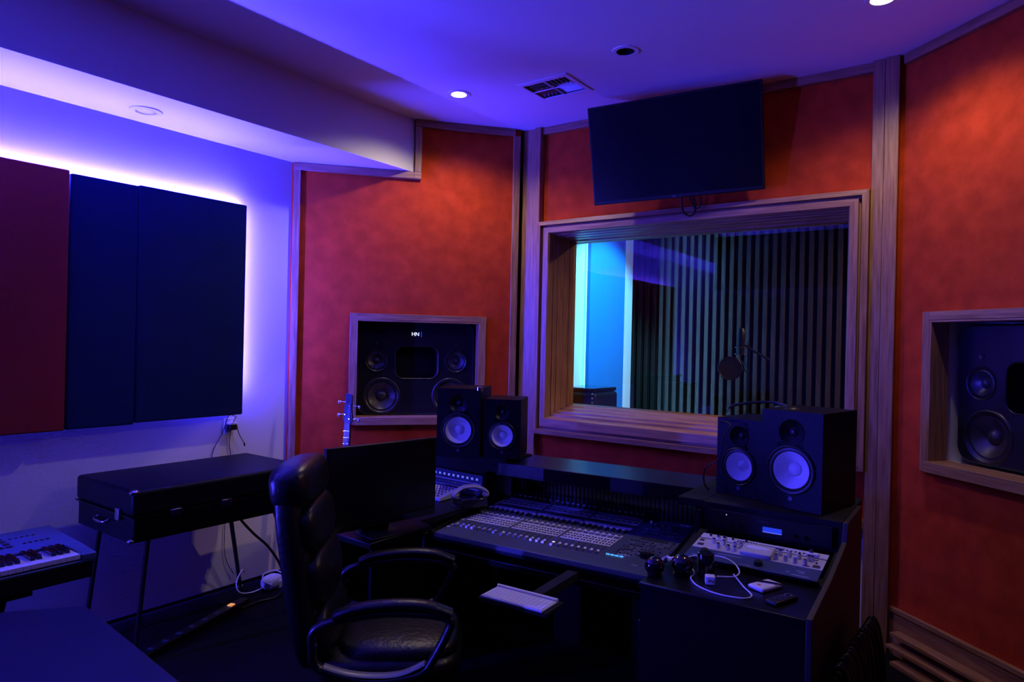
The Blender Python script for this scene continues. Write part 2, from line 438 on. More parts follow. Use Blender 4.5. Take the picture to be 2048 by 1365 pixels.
# ------------------------------------------------------------------ ceiling fittings
def downlight(x, y, z, lit, label):
    d = thing('downlight', label, 'ceiling light', (x,y,z), group='recessed round downlights')
    obj('rim', MB().lathe([(.052,-.001),(.052,-.006),(.075,-.006),(.078,0),(.052,-.001)], 32, cap=False), M['wplast'], d, smooth=40)
    obj('reflector', MB().lathe([(.052,-.002),(.044,.06),(.044,.061)], 32, cap=False), M['wplast'] if lit else M['blackm'], d, smooth=40)
    obj('lens', MB().lathe([(.0,.02 if lit else .055),(.0495,.02 if lit else .055)], 32, cap=False), M['lamp'] if lit else M['steel'], d)
    return d
downlight(*LIT[0], CZ, True, 'lit round downlight in the blue ceiling above the angled red wall')
downlight(*LIT[1], CZ, True, 'lit round downlight at the top edge of the photo near the right wall')
downlight(*OFF[0], CZ, False, 'unlit round downlight in the ceiling, right of the air vent')
d = thing('downlight', 'unlit round downlight in the bright underside of the lowered soffit', 'ceiling light', (DS[0],DS[1],SZ), group='recessed round downlights')
obj('rim', MB().lathe([(.05,-.003),(.055,-.009),(.082,-.005),(.086,0),(.05,-.001)], 32, cap=False), M['wplast'], d, smooth=40)
obj('eyeball', MB().ell((0,0,.004),(.048,.048,.016)), M['wplast'], d, smooth=60)
# vent
v = thing('air_vent', 'square ceiling air vent with louvres facing four ways', 'air vent', (-2.415,3.73,CZ))
b = MB()
for (a0,a1,c0,c1) in ((-.19,.19,-.17,-.13),(-.19,.19,.13,.17),(-.19,-.16,-.13,.13),(.16,.19,-.13,.13)): b.box(a0,a1,c0,c1,-.008,0)
b.box(-.004,.004,-.13,.13,-.008,.0); b.box(-.16,.16,-.004,.004,-.008,.0)
obj('frame', b, M['wplast'], v, bevel=.002)
obj('duct', MB().box(-.16,-.158,-.13,.13,0,.15).box(.158,.16,-.13,.13,0,.15).box(-.158,.158,-.13,-.128,0,.15).box(-.158,.158,.128,.13,0,.15).box(-.16,.16,-.13,.13,.15,.155), M['void'], v)
for qx in (0,1):
    for qy in (0,1):
        b = MB()
        for k in range(5):
            if (qx+qy) % 2: b.box(-.012,.012,-.06,.06,-.001,.001, T(-.145+.16*qx+.030*k, -.067+.134*qy, .012) @ RY(radians(50 if qx else -50)))
            else: b.box(-.072,.072,-.012,.012,-.001,.001, T(-.08+.16*qx, -.115+.134*qy+.026*k, .012) @ RX(radians(-50 if qy else 50)))
        obj('louvre', b, M['wplast'] if (qx,qy) == (1,0) else M['steel'], v)

# ------------------------------------------------------------------ television
tv = thing('television', 'large black flat television hung above the window, switched off', 'television', (-1.773,4.14,2.968), (radians(12.3),radians(-1.0),radians(7.7)))
obj('casing', MB().box(-.555,.555,-.012,.03,-.322,.322), M['black'], tv, bevel=.006)
obj('back_cover', MB().box(-.42,.42,.03,.065,-.24,.20), M['black'], tv, bevel=.01)
obj('screen', MB().box(-.542,.542,-.0135,-.0122,-.298,.310), M['screen'], tv)
text('logo', 'LG', .016, M['steel'], tv, (0,-.0135,-.31), (radians(90),0,0))
br = thing('wall_bracket', 'black tilting wall bracket holding the television', 'bracket', (-1.75,4.40,2.98))
obj('arm', MB().box(-.12,.12,-.012,.015,-.16,.16).cyl((0,-.01,.02),(0,-.175,.0),.02), M['blackm'], br)
tag(obj('television_cable', MB().tube([(-1.73,4.20,2.66),(-1.735,4.25,2.57),(-1.70,4.29,2.545),(-1.66,4.27,2.58),(-1.66,4.22,2.66)], .007, 8)
  .tube([(-1.68,4.21,2.66),(-1.665,4.27,2.59),(-1.63,4.28,2.60),(-1.62,4.25,2.66)], .005, 8), M['black']), 'black cable loops hanging under the television', 'cable')

# ------------------------------------------------------------------ niche monitors
def niche_speaker(org, ang, s, y, z, label):
    L = Vector((org[0]+cos(ang)*s-sin(ang)*y, org[1]+sin(ang)*s+cos(ang)*y, z))
    t = thing('studio_monitor', label, 'speaker', L, (0,0,ang), 'large studio monitors set in wall niches')
    W, Hh = .45, .36
    dr = [(-.305,.055,.088),(.305,.055,.088),(-.262,-.215,.142),(.262,-.215,.142)]
    b = MB().plate(-.36,.36,-Hh,Hh,0,[(c[0],c[1],c[2]) for c in dr if abs(c[0])<.36 and False] )
    # cabinet: rounded outline
    def rr(w,h,r,n=8):
        P=[]
        for cx,cy,a0 in ((w-r,h-r,0),(-w+r,h-r,90),(-w+r,-h+r,180),(w-r,-h+r,270)):
            for k in range(n+1):
                a=radians(a0+90*k/n); P.append((cx+r*cos(a),cy+r*sin(a)))
        return P
    cab = MB(); P = rr(W,Hh,.09)
    n = len(P)
    F = [cab.b.verts.new((u,.012,v_)) for u,v_ in P]; K = [cab.b.verts.new((u,.26,v_)) for u,v_ in P]
    P2 = rr(W-.012,Hh-.012,.08); G = [cab.b.verts.new((u,0,v_)) for u,v_ in P2]
    for i in range(n):
        j=(i+1)%n; cab.face([F[i],F[j],K[j],K[i]]); cab.face([G[i],G[j],F[j],F[i]])
    cab.face(K)
    # front: fill between outline and a grid with round openings
    xs0, zs0 = W-.012, Hh-.012
    # inner plate is clipped to the rounded outline by a triangle fill of outline + hole loops
    edges = [cab.b.edges.get((G[i],G[(i+1)%n])) for i in range(n)]
    for cx,cz,r in dr+[(0,.045,.0)]:
        if r: H_ = [cab.b.verts.new((cx+r*cos(2*pi*k/32),0,cz+r*sin(2*pi*k/32))) for k in range(32)]
        else: H_ = [cab.b.verts.new((u+cx,0,v_+cz)) for u,v_ in rr(.165,.125,.06,5)]
        edges += [cab.b.edges.new((H_[i],H_[(i+1)%len(H_)])) for i in range(len(H_))]
    bmesh.ops.triangle_fill(cab.b, use_beauty=True, edges=edges)
    obj('cabinet', cab, M['black'], t, smooth=40)
    # pocket in the middle
    pk = MB(); A=[pk.b.verts.new((u,0,v_+.045)) for u,v_ in rr(.165,.125,.06,5)]; B=[pk.b.verts.new((u,.10,v_+.045)) for u,v_ in rr(.15,.11,.055,5)]
    for i in range(len(A)): pk.face([A[i],A[(i+1)%len(A)],B[(i+1)%len(A)],B[i]])
    pk.face(B)
    obj('centre_port', pk, M['blackm'], t, smooth=40)
    obj('port_rim', MB().tube([(u,-.002,v_+.045) for u,v_ in rr(.165,.125,.06,4)], .0045, 6, 1, True), M['arm'], t, smooth=60)
    for cx,cz,r in dr:
        big = r > .1
        dm = T(cx,0,cz) @ FRONT
        q = obj('woofer' if big else 'midrange_driver', MB().lathe([(r,0),(r*.97,.006),(r*.90,.006),(r*.84,-.002),(r*.80,-.006),(r*.72,-.004)], 40, dm, False), M['arm'], t, smooth=60)
        obj('cone', MB().lathe([(r*.72,-.004),(r*.30,-.045 if big else -.03),(r*.28,-.045 if big else -.03)], 40, dm, False), M['dcone'], q, smooth=60)
        obj('dust_cap', MB().lathe([(r*.30,-.045 if big else -.03),(r*.2,-.032 if big else -.02),(0,-.026 if big else -.014)], 32, dm, False), M['dcone'], q, smooth=60)
    obj('tweeter', MB().lathe([(.016,.004),(.013,.004),(.008,.001),(0,.003)], 20, T(-.305,0,.195) @ FRONT, False), M['arm'], t, smooth=50)
    obj('tweeter', MB().lathe([(.016,.004),(.013,.004),(.008,.001),(0,.003)], 20, T(.305,0,.195) @ FRONT, False), M['arm'], t, smooth=50)
    return t
nl = niche_speaker((LX,LY), A40, .94, .12, 1.473, 'large black studio monitor in the left wall niche with lit white emblem')
text('emblem', 'HN', .040, M['ledw'], nl, (-.015,-.002,.262), (radians(90),0,0))
obj('power_light', MB().box(.028,.034,-.003,-.001,.242,.282), M['ledb'], nl)
nr_ = niche_speaker((X1,FY-.01), A49, .728, .14, 1.482, 'large studio monitor in the right wall niche, cut off by the photo edge')
for nm, org, ang, s, y, z0 in (('l',(LX,LY),A40,.94,.12,1.113),('r',(X1,FY-.01),A49,.625,.25,1.118)):
    pass
plinth = MB().box(-.40,.40,.0,.24,-.378,-.36)
# ------------------------------------------------------------------ nearfield monitors
def hs(w, h, d, rc, rt, zw, zt, label, loc, yaw, group):
    t = thing('studio_monitor', label, 'speaker', loc, (0,0,yaw), group)
    ro = rc*1.28
    b = MB().plate(-w/2,w/2,0,h,0,[(0,zw,ro),(0,zt,rt)],40)
    for P in ([(-w/2,0,0),(-w/2,d,0),(-w/2,d,h),(-w/2,0,h)],[(w/2,0,0),(w/2,0,h),(w/2,d,h),(w/2,d,0)],[(-w/2,0,0),(w/2,0,0),(w/2,d,0),(-w/2,d,0)],
              [(-w/2,0,h),(-w/2,d,h),(w/2,d,h),(w/2,0,h)],[(-w/2,d,0),(w/2,d,0),(w/2,d,h),(-w/2,d,h)]): b.poly(P)
    bmesh.ops.remove_doubles(b.b, verts=b.b.verts[:], dist=1e-5)
    obj('cabinet', b, M['vinyl'], t)
    dm = T(0,0,zw) @ FRONT
    q = obj('woofer_surround', MB().lathe([(ro*1.04,.0005),(ro*1.04,.006),(ro,.008),(ro*.95,.003),(rc*1.14,.0045),(rc*1.06,.006),(rc,-.001)], 48, dm, False), M['rubber'], t, smooth=60)
    obj('cone', MB().lathe([(rc,-.001),(rc*.7,-.018),(rc*.36,-.042)], 48, dm, False), M['cone'], t, smooth=60)
    obj('dust_cap', MB().lathe([(rc*.37,-.040),(rc*.36,-.036),(rc*.25,-.028),(rc*.12,-.0235),(0,-.022)], 40, dm, False), M['cone'], t, smooth=60)
    dt = T(0,0,zt) @ FRONT
    g = obj('tweeter_waveguide', MB().lathe([(rt,.0),(rt*.97,.003),(rt*.75,-.010),(rt*.38,-.020),(rt*.36,-.021)], 40, dt, False), M['black'], t, smooth=60)
    obj('tweeter_dome', MB().lathe([(rt*.36,-.021),(rt*.25,-.014),(0,-.010)], 24, dt, False), M['arm'], g, smooth=60)
    obj('emblem', MB().lathe([(.0085,.0),(.0085,.0015),(0,.0015)], 16, T(0,0,h*.105) @ FRONT), M['emblem'], t)
    return t
G1 = 'nearfield monitors standing on the desk'
TOPZ = 1.0
S = 1.04
hs(.25*S,.39*S,.32*S,.077,.056,.155*S,.305*S,'larger white-coned studio monitor of the left pair, under the wall niche',(-2.61,3.075,TOPZ+.008),radians(27),G1)
hs(.21*S,.332*S,.284*S,.063,.047,.128*S,.258*S,'smaller white-coned studio monitor of the left pair, nearest the window',(-2.385,3.205,TOPZ+.012),radians(27),G1)
hs(.25*S,.39*S,.32*S,.077,.056,.155*S,.305*S,'larger white-coned studio monitor of the right pair, nearest the right wall',(-.727,2.992,TOPZ+.028),radians(-12),G1)
hs(.21*S,.332*S,.284*S,.063,.047,.128*S,.258*S,'smaller white-coned studio monitor of the right pair, with a cord across its cone',(-.972,3.085,TOPZ+.028),radians(-12),G1)

exec_blocks = True
# ------------------------------------------------------------------ desk
DY = radians(4.5)
desk = thing('studio_desk', 'large black studio desk carrying the mixing console and rack wings', 'desk', (-1.834,2.70,0), DY)
# local x right, y towards the window
b = MB(); b.box(-.50,.66,.495,.86,.925,1.0)
obj('bridge_shelf', b, M['lam'], desk, bevel=.004)
b = MB(); b.box(-.56,.60,.748,.765,.70,.925)
for k in range(46): b.box(-.555+k*.025,-.555+k*.025+.010,.74,.748,.755,.92)
obj('slotted_back', b, M['gloss'], desk)
obj('side_cheek', MB().prism([(-.06,.60),(-.05,.70),(.60,.765),(.64,.92),(.86,.92),(.86,.60)], -.605,-.585,'x'), M['lam'], desk, bevel=.003)
obj('side_cheek', MB().prism([(-.06,.60),(-.05,.71),(.55,.80),(.58,.92),(.86,.92),(.86,.60)], .626,.646,'x'), M['lam'], desk, bevel=.003)
b = MB(); b.box(-.56,.575,-.03,.66,.60,.63); obj('console_tray', b, M['lam'], desk, bevel=.003)
b = MB(); b.box(-.56,.575,.62,.645,.02,.60); obj('modesty_panel', b, M['lam'], desk)
b = MB(); b.box(.60,.635,.1,.86,0,.60); obj('leg_panel', b, M['lam'], desk)
obj('leg_panel', MB().box(-.605,-.585,.1,.86,0,.60), M['lam'], desk)
# keyboard drawer
obj('keyboard_drawer', MB().box(.09,.40,-.56,-.415,.660,.675).box(.22,.27,-.47,-.02,.62,.66), M['void'], desk, bevel=.002)

# ------------------------------------------------------------------ mixing console
TL = radians(3.6)
con = thing('mixing_console', 'wide mixing console with rows of faders and pale channel strips', 'mixing console', (-2.370,2.655,.700), (TL,0,DY))
CW, CD = 1.075, .635
b = MB(); b.prism([(0,-.045),(-.012,-.022),(0,0),(CD,0),(CD,-.055)], 0, CW, 'x')
obj('body', b, M['cons'], con, bevel=.004)
obj('end_cheek', MB().prism([(-.018,-.05),(-.022,-.01),(-.008,.006),(CD+.01,.006),(CD+.01,-.055)], -.014, -.001, 'x'), M['lam'], con, bevel=.003)
obj('end_cheek', MB().prism([(-.018,-.05),(-.022,-.01),(-.008,.006),(CD+.01,.006),(CD+.01,-.055)], CW+.001, CW+.014, 'x'), M['lam'], con, bevel=.003)
bx0 = [.045, .295, .545]; BWD = .235; ch = BWD/8
for x0 in bx0:
    x1 = x0+BWD
    # pale faceplates
    f = MB()
    for v0, v1 in ((.575,.598),(.515,.562),(.455,.478),(.395,.420),(.378,.388),(.255,.355)): f.box(x0, x1, v0, v1, .0002, .0016)
    f.box(x0,x1,.357,.375,.0002,.0016)
    obj('channel_plate', f, M['lav'], con)
    k1 = MB()
    for c in range(8):
        xc = x0+ch*(c+.5)
        k1.box(xc-.009,xc+.009,.532,.541,.0016,.004); k1.box(xc-.0118,xc-.0112,.518,.56,.0016,.0019)
        for r in range(3): k1.box(xc-.010,xc-.003,.268+r*.028,.280+r*.028,.0016,.004); k1.box(xc+.003,xc+.010,.268+r*.028,.280+r*.028,.0016,.004)
        for r in (0,1): k1.box(xc-.012,xc+.011,.500-r*.012,.508-r*.012,.0004,.004)
        k1.box(xc-.012,xc+.011,.362,.370,.0016,.0035); k1.box(xc-.007,xc+.007,.404,.412,.0016,.004)
        k1.box(xc-.012,xc+.011,.380,.386,.0016,.003)
    obj('channel_buttons', k1, M['btn'], con, kind='stuff')
    k1 = MB()
    for c in range(8):
        xc = x0+ch*(c+.5)
        k1.box(xc-.0015,xc+.0015,.06,.238,.0002,.0008)
    obj('fader_slot', k1, M['void'], con)
    for c in range(8):
        xc = x0+ch*(c+.5)
        o = obj('gain_knob', MB().lathe([(.0075,.0),(.0065,.016),(.0068,.017)], 12, T(xc,.613,0)), M['btn'], con, smooth=40)
        obj('knob_cap', MB().lathe([(.0072,.017),(.0072,.021),(.005,.022),(0,.022)], 12, T(xc,.613,0)), M['pale'], o, smooth=40)
        o = obj('encoder_knob', MB().lathe([(.0095,.0),(.008,.015),(.0,.016)], 12, T(xc,.437,0)), M['btn'], con, smooth=40)
        obj('knob_cap', MB().box(xc-.006,xc+.006,.433,.441,.016,.0175), M['pale'], o)
        fv = .075 if c else .07
        obj('fader_cap', MB().prism([(fv-.013,.001),(fv-.011,.012),(fv-.003,.009),(fv+.003,.009),(fv+.011,.012),(fv+.013,.001)], xc-.006, xc+.006, 'x'), M['knob'], con)
# bank dividers are the slate body; left margin and centre section
k1 = MB()
for r in range(6):
    for c in range(3): k1.box(.008+c*.011,.015+c*.011,.55-r*.011,.556-r*.011,.0,.003)
for r in range(3):
    for c in range(2): k1.box(.012+c*.014,.02+c*.014,.22+r*.014,.227+r*.014,0,.003)
for c in range(2): k1.box(.014+c*.014,.024+c*.014,.045,.053,0,.003); k1.box(.014+c*.014,.024+c*.014,.065,.073,0,.003)
sx = .815
for r, (n, w) in enumerate(((9,.2),(10,.2),(0,0),(12,.2),(12,.2),(0,0),(10,.16),(6,.1),(9,.2),(5,.1),(8,.16))):
    for c in range(n):
        if random.random() < .25: continue
        x = sx+.02+c*w/n; y = .50-r*.034
        k1.box(x, x+w/n*.7, y, y+.0035, 0, .0012)
obj('button_marks', k1, M['lav'], con, kind='stuff')
k1 = MB()
for r in range(11):
    for c in range(12):
        if random.random() < .3: continue
        x = sx+.018+c*.0185; y = .488-r*.033
        k1.box(x, x+.011, y, y+.008, 0, .0035)
obj('button', k1, M['btn'], con, kind='stuff')
for (x,y) in ((.87,.553),(.91,.553),(.95,.553),(.99,.55),(.86,.525),(.905,.52),(.985,.52)):
    obj('small_knob', MB().lathe([(.008,0),(.007,.012),(0,.013)], 12, T(x,y,0)), M['btn'], con, smooth=40)
obj('talkback_knob', MB().lathe([(.006,0),(.005,.012),(0,.013)], 12, T(.83,.575,0)), M['pale'], con, smooth=40)
obj('transport_button', MB().box(.805,.823,.072,.080,0,.005).box(.828,.846,.072,.080,0,.005).box(.851,.869,.072,.080,0,.005).box(.874,.892,.072,.080,0,.005), M['glow'], con, bevel=.001, label='blue lit transport buttons')
obj('arrow_pad', MB().box(.855,.880,.112,.122,0,.004).box(.892,.917,.112,.122,0,.004).box(.875,.897,.094,.104,0,.004).box(.875,.897,.130,.140,0,.004), M['lav'], con, bevel=.001)
o = obj('jog_wheel', MB().lathe([(.034,0),(.034,.018),(.030,.024),(0,.024)], 40, T(.992,.16,0)), M['black'], con, smooth=40)
text('lettering', 'C|24', .030, M['pale'], con, (1.068,.732,.0012))
text('lettering', 'C|24', .014, M['pale'], con, (1.035,.085,.0012))

def warp(o):
    VV = [(0,0),(.055,.115),(.075,.152),(.238,.238),(.255,.25),(.357,.36),(.42,.42),(.437,.475),(.455,.515),(.598,.73),(.613,.748),(.635,.77)]
    for c in [x for x in bpy.data.objects if x.parent == o]:
        if c.location.length > 0:
            pass
        for v in (c.data.vertices if c.location.length == 0 else []):
            x, y = v.co.x, v.co.y
            v.co.x = -.003+(x-.045)*1.155 if .045 <= x <= .78 else (-.003+(x-.045)*.6 if x < .045 else .846+(x-.78)*.98)
            if 0 < y < .635:
                for (a0,b0),(a1,b1) in zip(VV, VV[1:]):
                    if a0 <= y <= a1: v.co.y = b0+(b1-b0)*(y-a0)/(a1-a0); break
            elif y >= .635: v.co.y = y+.135
        warp(c)
warp(con)

# computer keyboard on the drawer
kb = thing('computer_keyboard', 'slim white computer keyboard on the drawer below the mixing console', 'keyboard', (-1.690,2.152,.6755), radians(3.2))
obj('base', MB().box(0,.283,0,.130,0,.008), M['wplast'], kb, bevel=.002)
obj('battery_bar', MB().cyl((0,.124,.010),(.283,.124,.010),.008), M['wplast'], kb)
for r in range(6):
    n = 14 if r else 10
    x = .006
    ws = [.0155]*14 if r else [.0155,.0155,.0155,.019,.095,.019,.0155,.0155,.0155,.0155]
    sc = (.271-.0028*(n-1))/sum(ws)
    for w in ws:
        w *= sc; obj('key', MB().box(x,x+w,.006+r*.0175,.006+r*.0175+.0148,.008,.0105), M['keyw'], kb); x += w+.0028

# ------------------------------------------------------------------ right wing
rw = thing('rack_wing', 'black rack wing of the desk holding the silver rack units', 'desk wing', (-.768,2.70,0), radians(1.5))
obj('desk_top', MB().box(-.29,.263,-.46,-.13,.835,.86), M['lam'], rw, bevel=.004)
obj('front_panel', MB().box(-.29,.263,-.44,-.42,.05,.835), M['lam'], rw)
obj('back_panel', MB().box(-.29,.263,.54,.56,.05,.90), M['blackm'], rw)
obj('inner_shelf', MB().box(-.285,.26,-.13,.54,.80,.815), M['blackm'], rw)
obj('side_panel', MB().prism([(-.46,0),(-.46,.865),(-.12,.90),(.17,.955),(.20,1.027),(.56,1.027),(.56,0)], .264,.284,'x'), M['darkwood'], rw, bevel=.003)
obj('side_panel', MB().prism([(-.40,.40),(-.40,.70),(-.12,.74),(.17,.80),(.20,.988),(.56,.988),(.56,.40)], -.315,-.29,'x'), M['lam'], rw, bevel=.003)
obj('rack_box', MB().box(-.29,.263,.205,.56,.90,1.026), M['blackm'], rw, bevel=.003)
obj('speaker_shelf', MB().box(-.41,-.29,.22,.72,.990,1.026).box(-.29,.263,.56,.72,.990,1.026), M['blackm'], rw, bevel=.003)
obj('rack_rail', MB().prism([(-.128,.84),(-.128,.868),(.17,.915),(.17,.88)], -.285,-.250,'x'), M['blackm'], rw)
obj('rack_rail', MB().prism([(-.128,.84),(-.128,.868),(.17,.915),(.17,.88)], .243,.262,'x'), M['blackm'], rw)
TR = radians(9)
def rackunit(name, label, v0, h, mt, d=.03):
    """v0: distance up the slope; returns thing whose local x,y lie in the faceplate"""
    t = thing(name, label, 'rack unit', (rw.location.x-.005, rw.location.y, .905), (TR,0,radians(1.5)), 'rack units in the right desk wing')
    obj('faceplate', MB().box(-.241,.241,v0,v0+h,-.003,.0), M[mt], t, bevel=.001)
    obj('chassis', MB().box(-.215,.215,v0+.003,v0+h-.003,-d,-.003), M['blackm'], t)
    return t
def kn(t, x, y, r, h, mt='knob'):
    o = obj('knob', MB().lathe([(r*1.05,0),(r,.003),(r*.92,h),(0,h)], 16, T(x,y,0)), M[mt], t, smooth=40)
    obj('knob_cap', MB().lathe([(r*.8,h),(r*.75,h+.001),(0,h+.001)], 16, T(x,y,0)), M['chrome' if mt == 'knob' else 'black'], o, smooth=40)
# champagne channel strip with meter
vt = rackunit('channel_strip', 'pale champagne rack unit with a round-topped meter and silver knobs', -.0445, .089, 'beige')
obj('meter_housing', MB().box(-.055,.062,-.043,.043,0,.016), M['beige'], vt, bevel=.004)
obj('meter_glass', MB().ell((.004,.012,.016),(.046,.014,.003)), M['pale'], vt, smooth=60)
for x,y in ((-.168,.018),(-.128,.018),(-.140,-.018),(-.085,.018),(-.062,.022),(-.10,-.018),(-.075,-.018)): kn(vt,x-.004,y,.0085,.018)
for c in range(4): kn(vt,.082+c*.034,.020,.0085,.018); kn(vt,.076+c*.034,-.020,.0085,.018)
kn(vt,.205-.01,.022,.0085,.016)
obj('badge', MB().box(-.232,-.214,.018,.034,0,.001).box(-.228,-.204,-.024,-.004,0,.001).box(.205,.23,-.034,-.012,0,.001).box(.172,.196,-.036,-.030,0,.001).box(.20,.214,.026,.034,0,.001), M['btn'], vt)
obj('switch', MB().box(-.118,-.110,-.006,.006,0,.006).box(.21,.216,.0,.006,0,.004), M['black'], vt)
# upper 1U preamp
fx = rackunit('preamp_unit', 'slim silver rack unit with tiny knobs above the champagne one', .052, .044, 'lav')
for x in (-.205,-.175,-.150,-.115,-.062): kn(fx,x,.080,.005,.010,'btn')
for x in (-.165,-.138): kn(fx,x,.064,.005,.010,'knob')
obj('display', MB().box(-.015,.085,.062,.078,0,.001), M['navy'], fx)
k1 = MB()
for c in range(8): k1.box(-.095+c*.010,-.089+c*.010,.062,.068,0,.002); k1.box(-.095+c*.010,-.089+c*.010,.074,.080,0,.002)
for c in range(7): k1.box(.092+c*.015,.100+c*.015,.064,.072,0,.002)
obj('button', k1, M['btn'], fx, kind='stuff')
obj('white_block', MB().box(.165,.21,.056,.074,0,.010), M['wplast'], fx, bevel=.002)
kn(fx,.182,.074,.009,.018,'btn')
# navy 2U box in front
nv = rackunit('compressor_unit', 'dark navy rack unit with two black dials, in front of the champagne one', -.134, .087, 'navy', .012)
kn(nv,-.178,-.082,.016,.014,'btn'); kn(nv,.03,-.095,.016,.014,'btn')
k1 = MB()
for x,y,w in ((-.215,-.115,.06),(-.13,-.070,.09),(-.13,-.095,.02),(-.03,-.12,.04),(.13,-.105,.012),(.16,-.085,.03),(.15,-.12,.06),(.17,-.097,.02)): k1.box(x,x+w,y,y+.002,0,.0006)
obj('printed_marks', k1, M['lav'], nv)
# vertical black rack unit with blue display
vu = thing('rack_unit', 'black rack unit with a small blue lit display under the right speaker pair', 'rack unit', (-.785,2.888,.915), radians(1.5), 'rack units in the right desk wing')
obj('faceplate', MB().box(-.241,.241,-.003,.0,.006,.088), M['black'], vu, bevel=.001)
obj('display', MB().box(-.02,.055,-.0045,-.003,.028,.048), M['ledb'], vu)
obj('display_line', MB().box(-.02,.055,-.0052,-.0045,.026,.029), M['pledb'], vu)
text('lettering', 'Focusrite', .012, M['cons'], vu, (-.02,-.0035,.068), (radians(90),0,0))
for x in (-.15,-.11,.10,.14): obj('knob', MB().lathe([(.008,0),(.007,.012),(0,.012)], 14, T(x,-.003,.03) @ FRONT), M['black'], vu, smooth=40)
obj('led', MB().box(-.17,-.168,-.0045,-.003,.07,.074), M['ledw'], vu)

# ------------------------------------------------------------------ items on the right wing
Z = .8605
def P3(pts, z=Z): return [(x,y,z+(q if q else 0)) for x,y,q in pts]
tag(obj('charging_cable', MB().tube([(-.822,2.392,.885),(-.775,2.425,.885),(-.765,2.465,.892),(-.80,2.52,.902),(-.86,2.557,.906),(-.925,2.535,.904),(-.965,2.48,.898),(-.918,2.430,.868),(-.91,2.375,.8645),(-.86,2.315,.8635),(-.78,2.285,.8635),(-.70,2.30,.8635),(-.685,2.345,.8635),(-.73,2.40,.868),(-.775,2.43,.893)], .0026, 8, 6), M['wplast'], smooth=60),
    'thin white charging cable looped on the right desk wing', 'cable')
c = thing('usb_charger', 'small white cube charger plug inside the looped white cable', 'charger', (-.838,2.372,Z), radians(25))
obj('body', MB().box(-.017,.017,-.017,.017,0,.030), M['wplast'], c, bevel=.004, seg=3)
obj('prong', MB().box(-.008,-.006,-.031,-.017,.012,.020).box(.006,.008,-.031,-.017,.012,.020), M['steel'], c)
c = thing('white_remote', 'flat white device with a red mark beside the charging cable', 'device', (-.672,2.455,Z), radians(-22))
obj('body', MB().box(-.032,.032,-.055,.055,0,.016), M['wplast'], c, bevel=.007, seg=3)
obj('red_mark', MB().ell((-.004,-.028,.016),(.008,.005,.0012)), M['redp'], c)
obj('strap', MB().tube([(-.03,-.01,.0195),(0,.012,.0195),(.04,.03,.0195),(.06,.034,.012)], .003, 6, 4), M['black'], c)
c = thing('black_remote', 'black remote control with pale buttons at the right front of the wing', 'remote control', (-.592,2.36,Z), radians(-20))
obj('body', MB().box(-.022,.022,-.06,.06,0,.014), M['black'], c, bevel=.005, seg=3)
k1 = MB()
for r in range(5):
    for q in range(3): k1.box(-.015+q*.011,-.008+q*.011,-.045+r*.013,-.038+r*.013,.014,.0155)
obj('buttons', k1, M['btn'], c)
obj('ring_pad', MB().lathe([(.014,.014),(.014,.016),(.008,.016),(.008,.014)], 24, T(0,.035,0)), M['cons'], c)
def sph(nm, x, y, r, label, cat, grp=None):
    c = thing(nm, label, cat, (x,y,Z), 0, grp)
    obj('ball', MB().ell((0,0,r*.9),(r,r,r*.9),nu=28,nv=18), M['gloss'], c, smooth=70)
    obj('base_ring', MB().lathe([(r*.75,0),(r*.8,.004),(r*.6,.008)], 24), M['black'], c)
sph('trackball', -.955, 2.402, .040, 'shiny black ball inside the left of the white cable loop', 'trackball')
sph('computer_mouse', -1.032, 2.335, .036, 'shiny black rounded mouse at the left front of the wing', 'mouse')
c = thing('metal_tumbler', 'dark cylinder standing behind the white cube charger', 'canister', (-.885,2.455,Z))
obj('body', MB().lathe([(.030,0),(.031,.075),(.029,.080),(.022,.083),(0,.083)], 32), M['gloss'], c, smooth=40)
obj('base_ring', MB().lathe([(.032,0),(.032,.006),(.030,.006)], 32), M['black'], c, smooth=40)
c = thing('snack_wrapper', 'crumpled clear and red wrapper beside the black ball', 'wrapper', (-1.005,2.475,Z+.012), radians(-12))
b = MB(); random.seed(3)
g = [[b.b.verts.new((-.055+i*.011, -.022+j*.011, .010+random.uniform(-.007,.010))) for j in range(5)] for i in range(11)]
for i in range(10):
    for j in range(4): b.face([g[i][j],g[i+1][j],g[i+1][j+1],g[i][j+1]])
obj('film', b, M['plasticbag'], c)
obj('print_band', MB().box(.02,.045,-.004,.008,.0195,.021), M['redp'], c)
# headphones on the right speakers
hp = thing('headphones', 'black headphones lying on top of the right speaker pair', 'headphones', (-.86,3.12,1.405), radians(-15))
obj('headband', MB().tube([(-.16,-.06,.012),(-.13,-.04,.03),(-.05,.0,.046),(.03,.02,.05),(.08,.02,.035)], .006, 8, 6), M['arm'], hp, smooth=60)
obj('ear_cup', MB().ell((.10,.02,.020),(.04,.04,.020)), M['black'], hp, smooth=60)
obj('ear_cup', MB().ell((.02,.10,.020),(.04,.04,.020)), M['black'], hp, smooth=60)
tag(obj('headphone_cord', MB().tube([(-1.05,3.09,1.352),(-1.045,3.05,1.362),(-.99,3.02,1.352),(-1.01,2.99,1.30),(-1.03,2.985,1.20),(-1.09,2.99,1.15),(-1.10,3.01,1.08),(-1.08,3.02,1.05)], .0035, 6, 6), M['black'], smooth=60),
    'black headphone cord hanging over the front of the small right speaker', 'cord')
# small roll on the big left speaker
c = thing('tape_roll', 'small shiny roll standing on the larger left speaker', 'tape', (-2.50,3.13,TOPZ+.39*S), 0)
obj('wound_tape', MB().lathe([(.012,0),(.021,0),(.021,.020),(.012,.020),(.012,0)], 24, cap=False), M['chrome'], c, smooth=30)
obj('core', MB().lathe([(.010,0),(.0118,0),(.0118,.022),(.010,.022),(.010,0)], 24, cap=False), M['cream'], c, smooth=30)

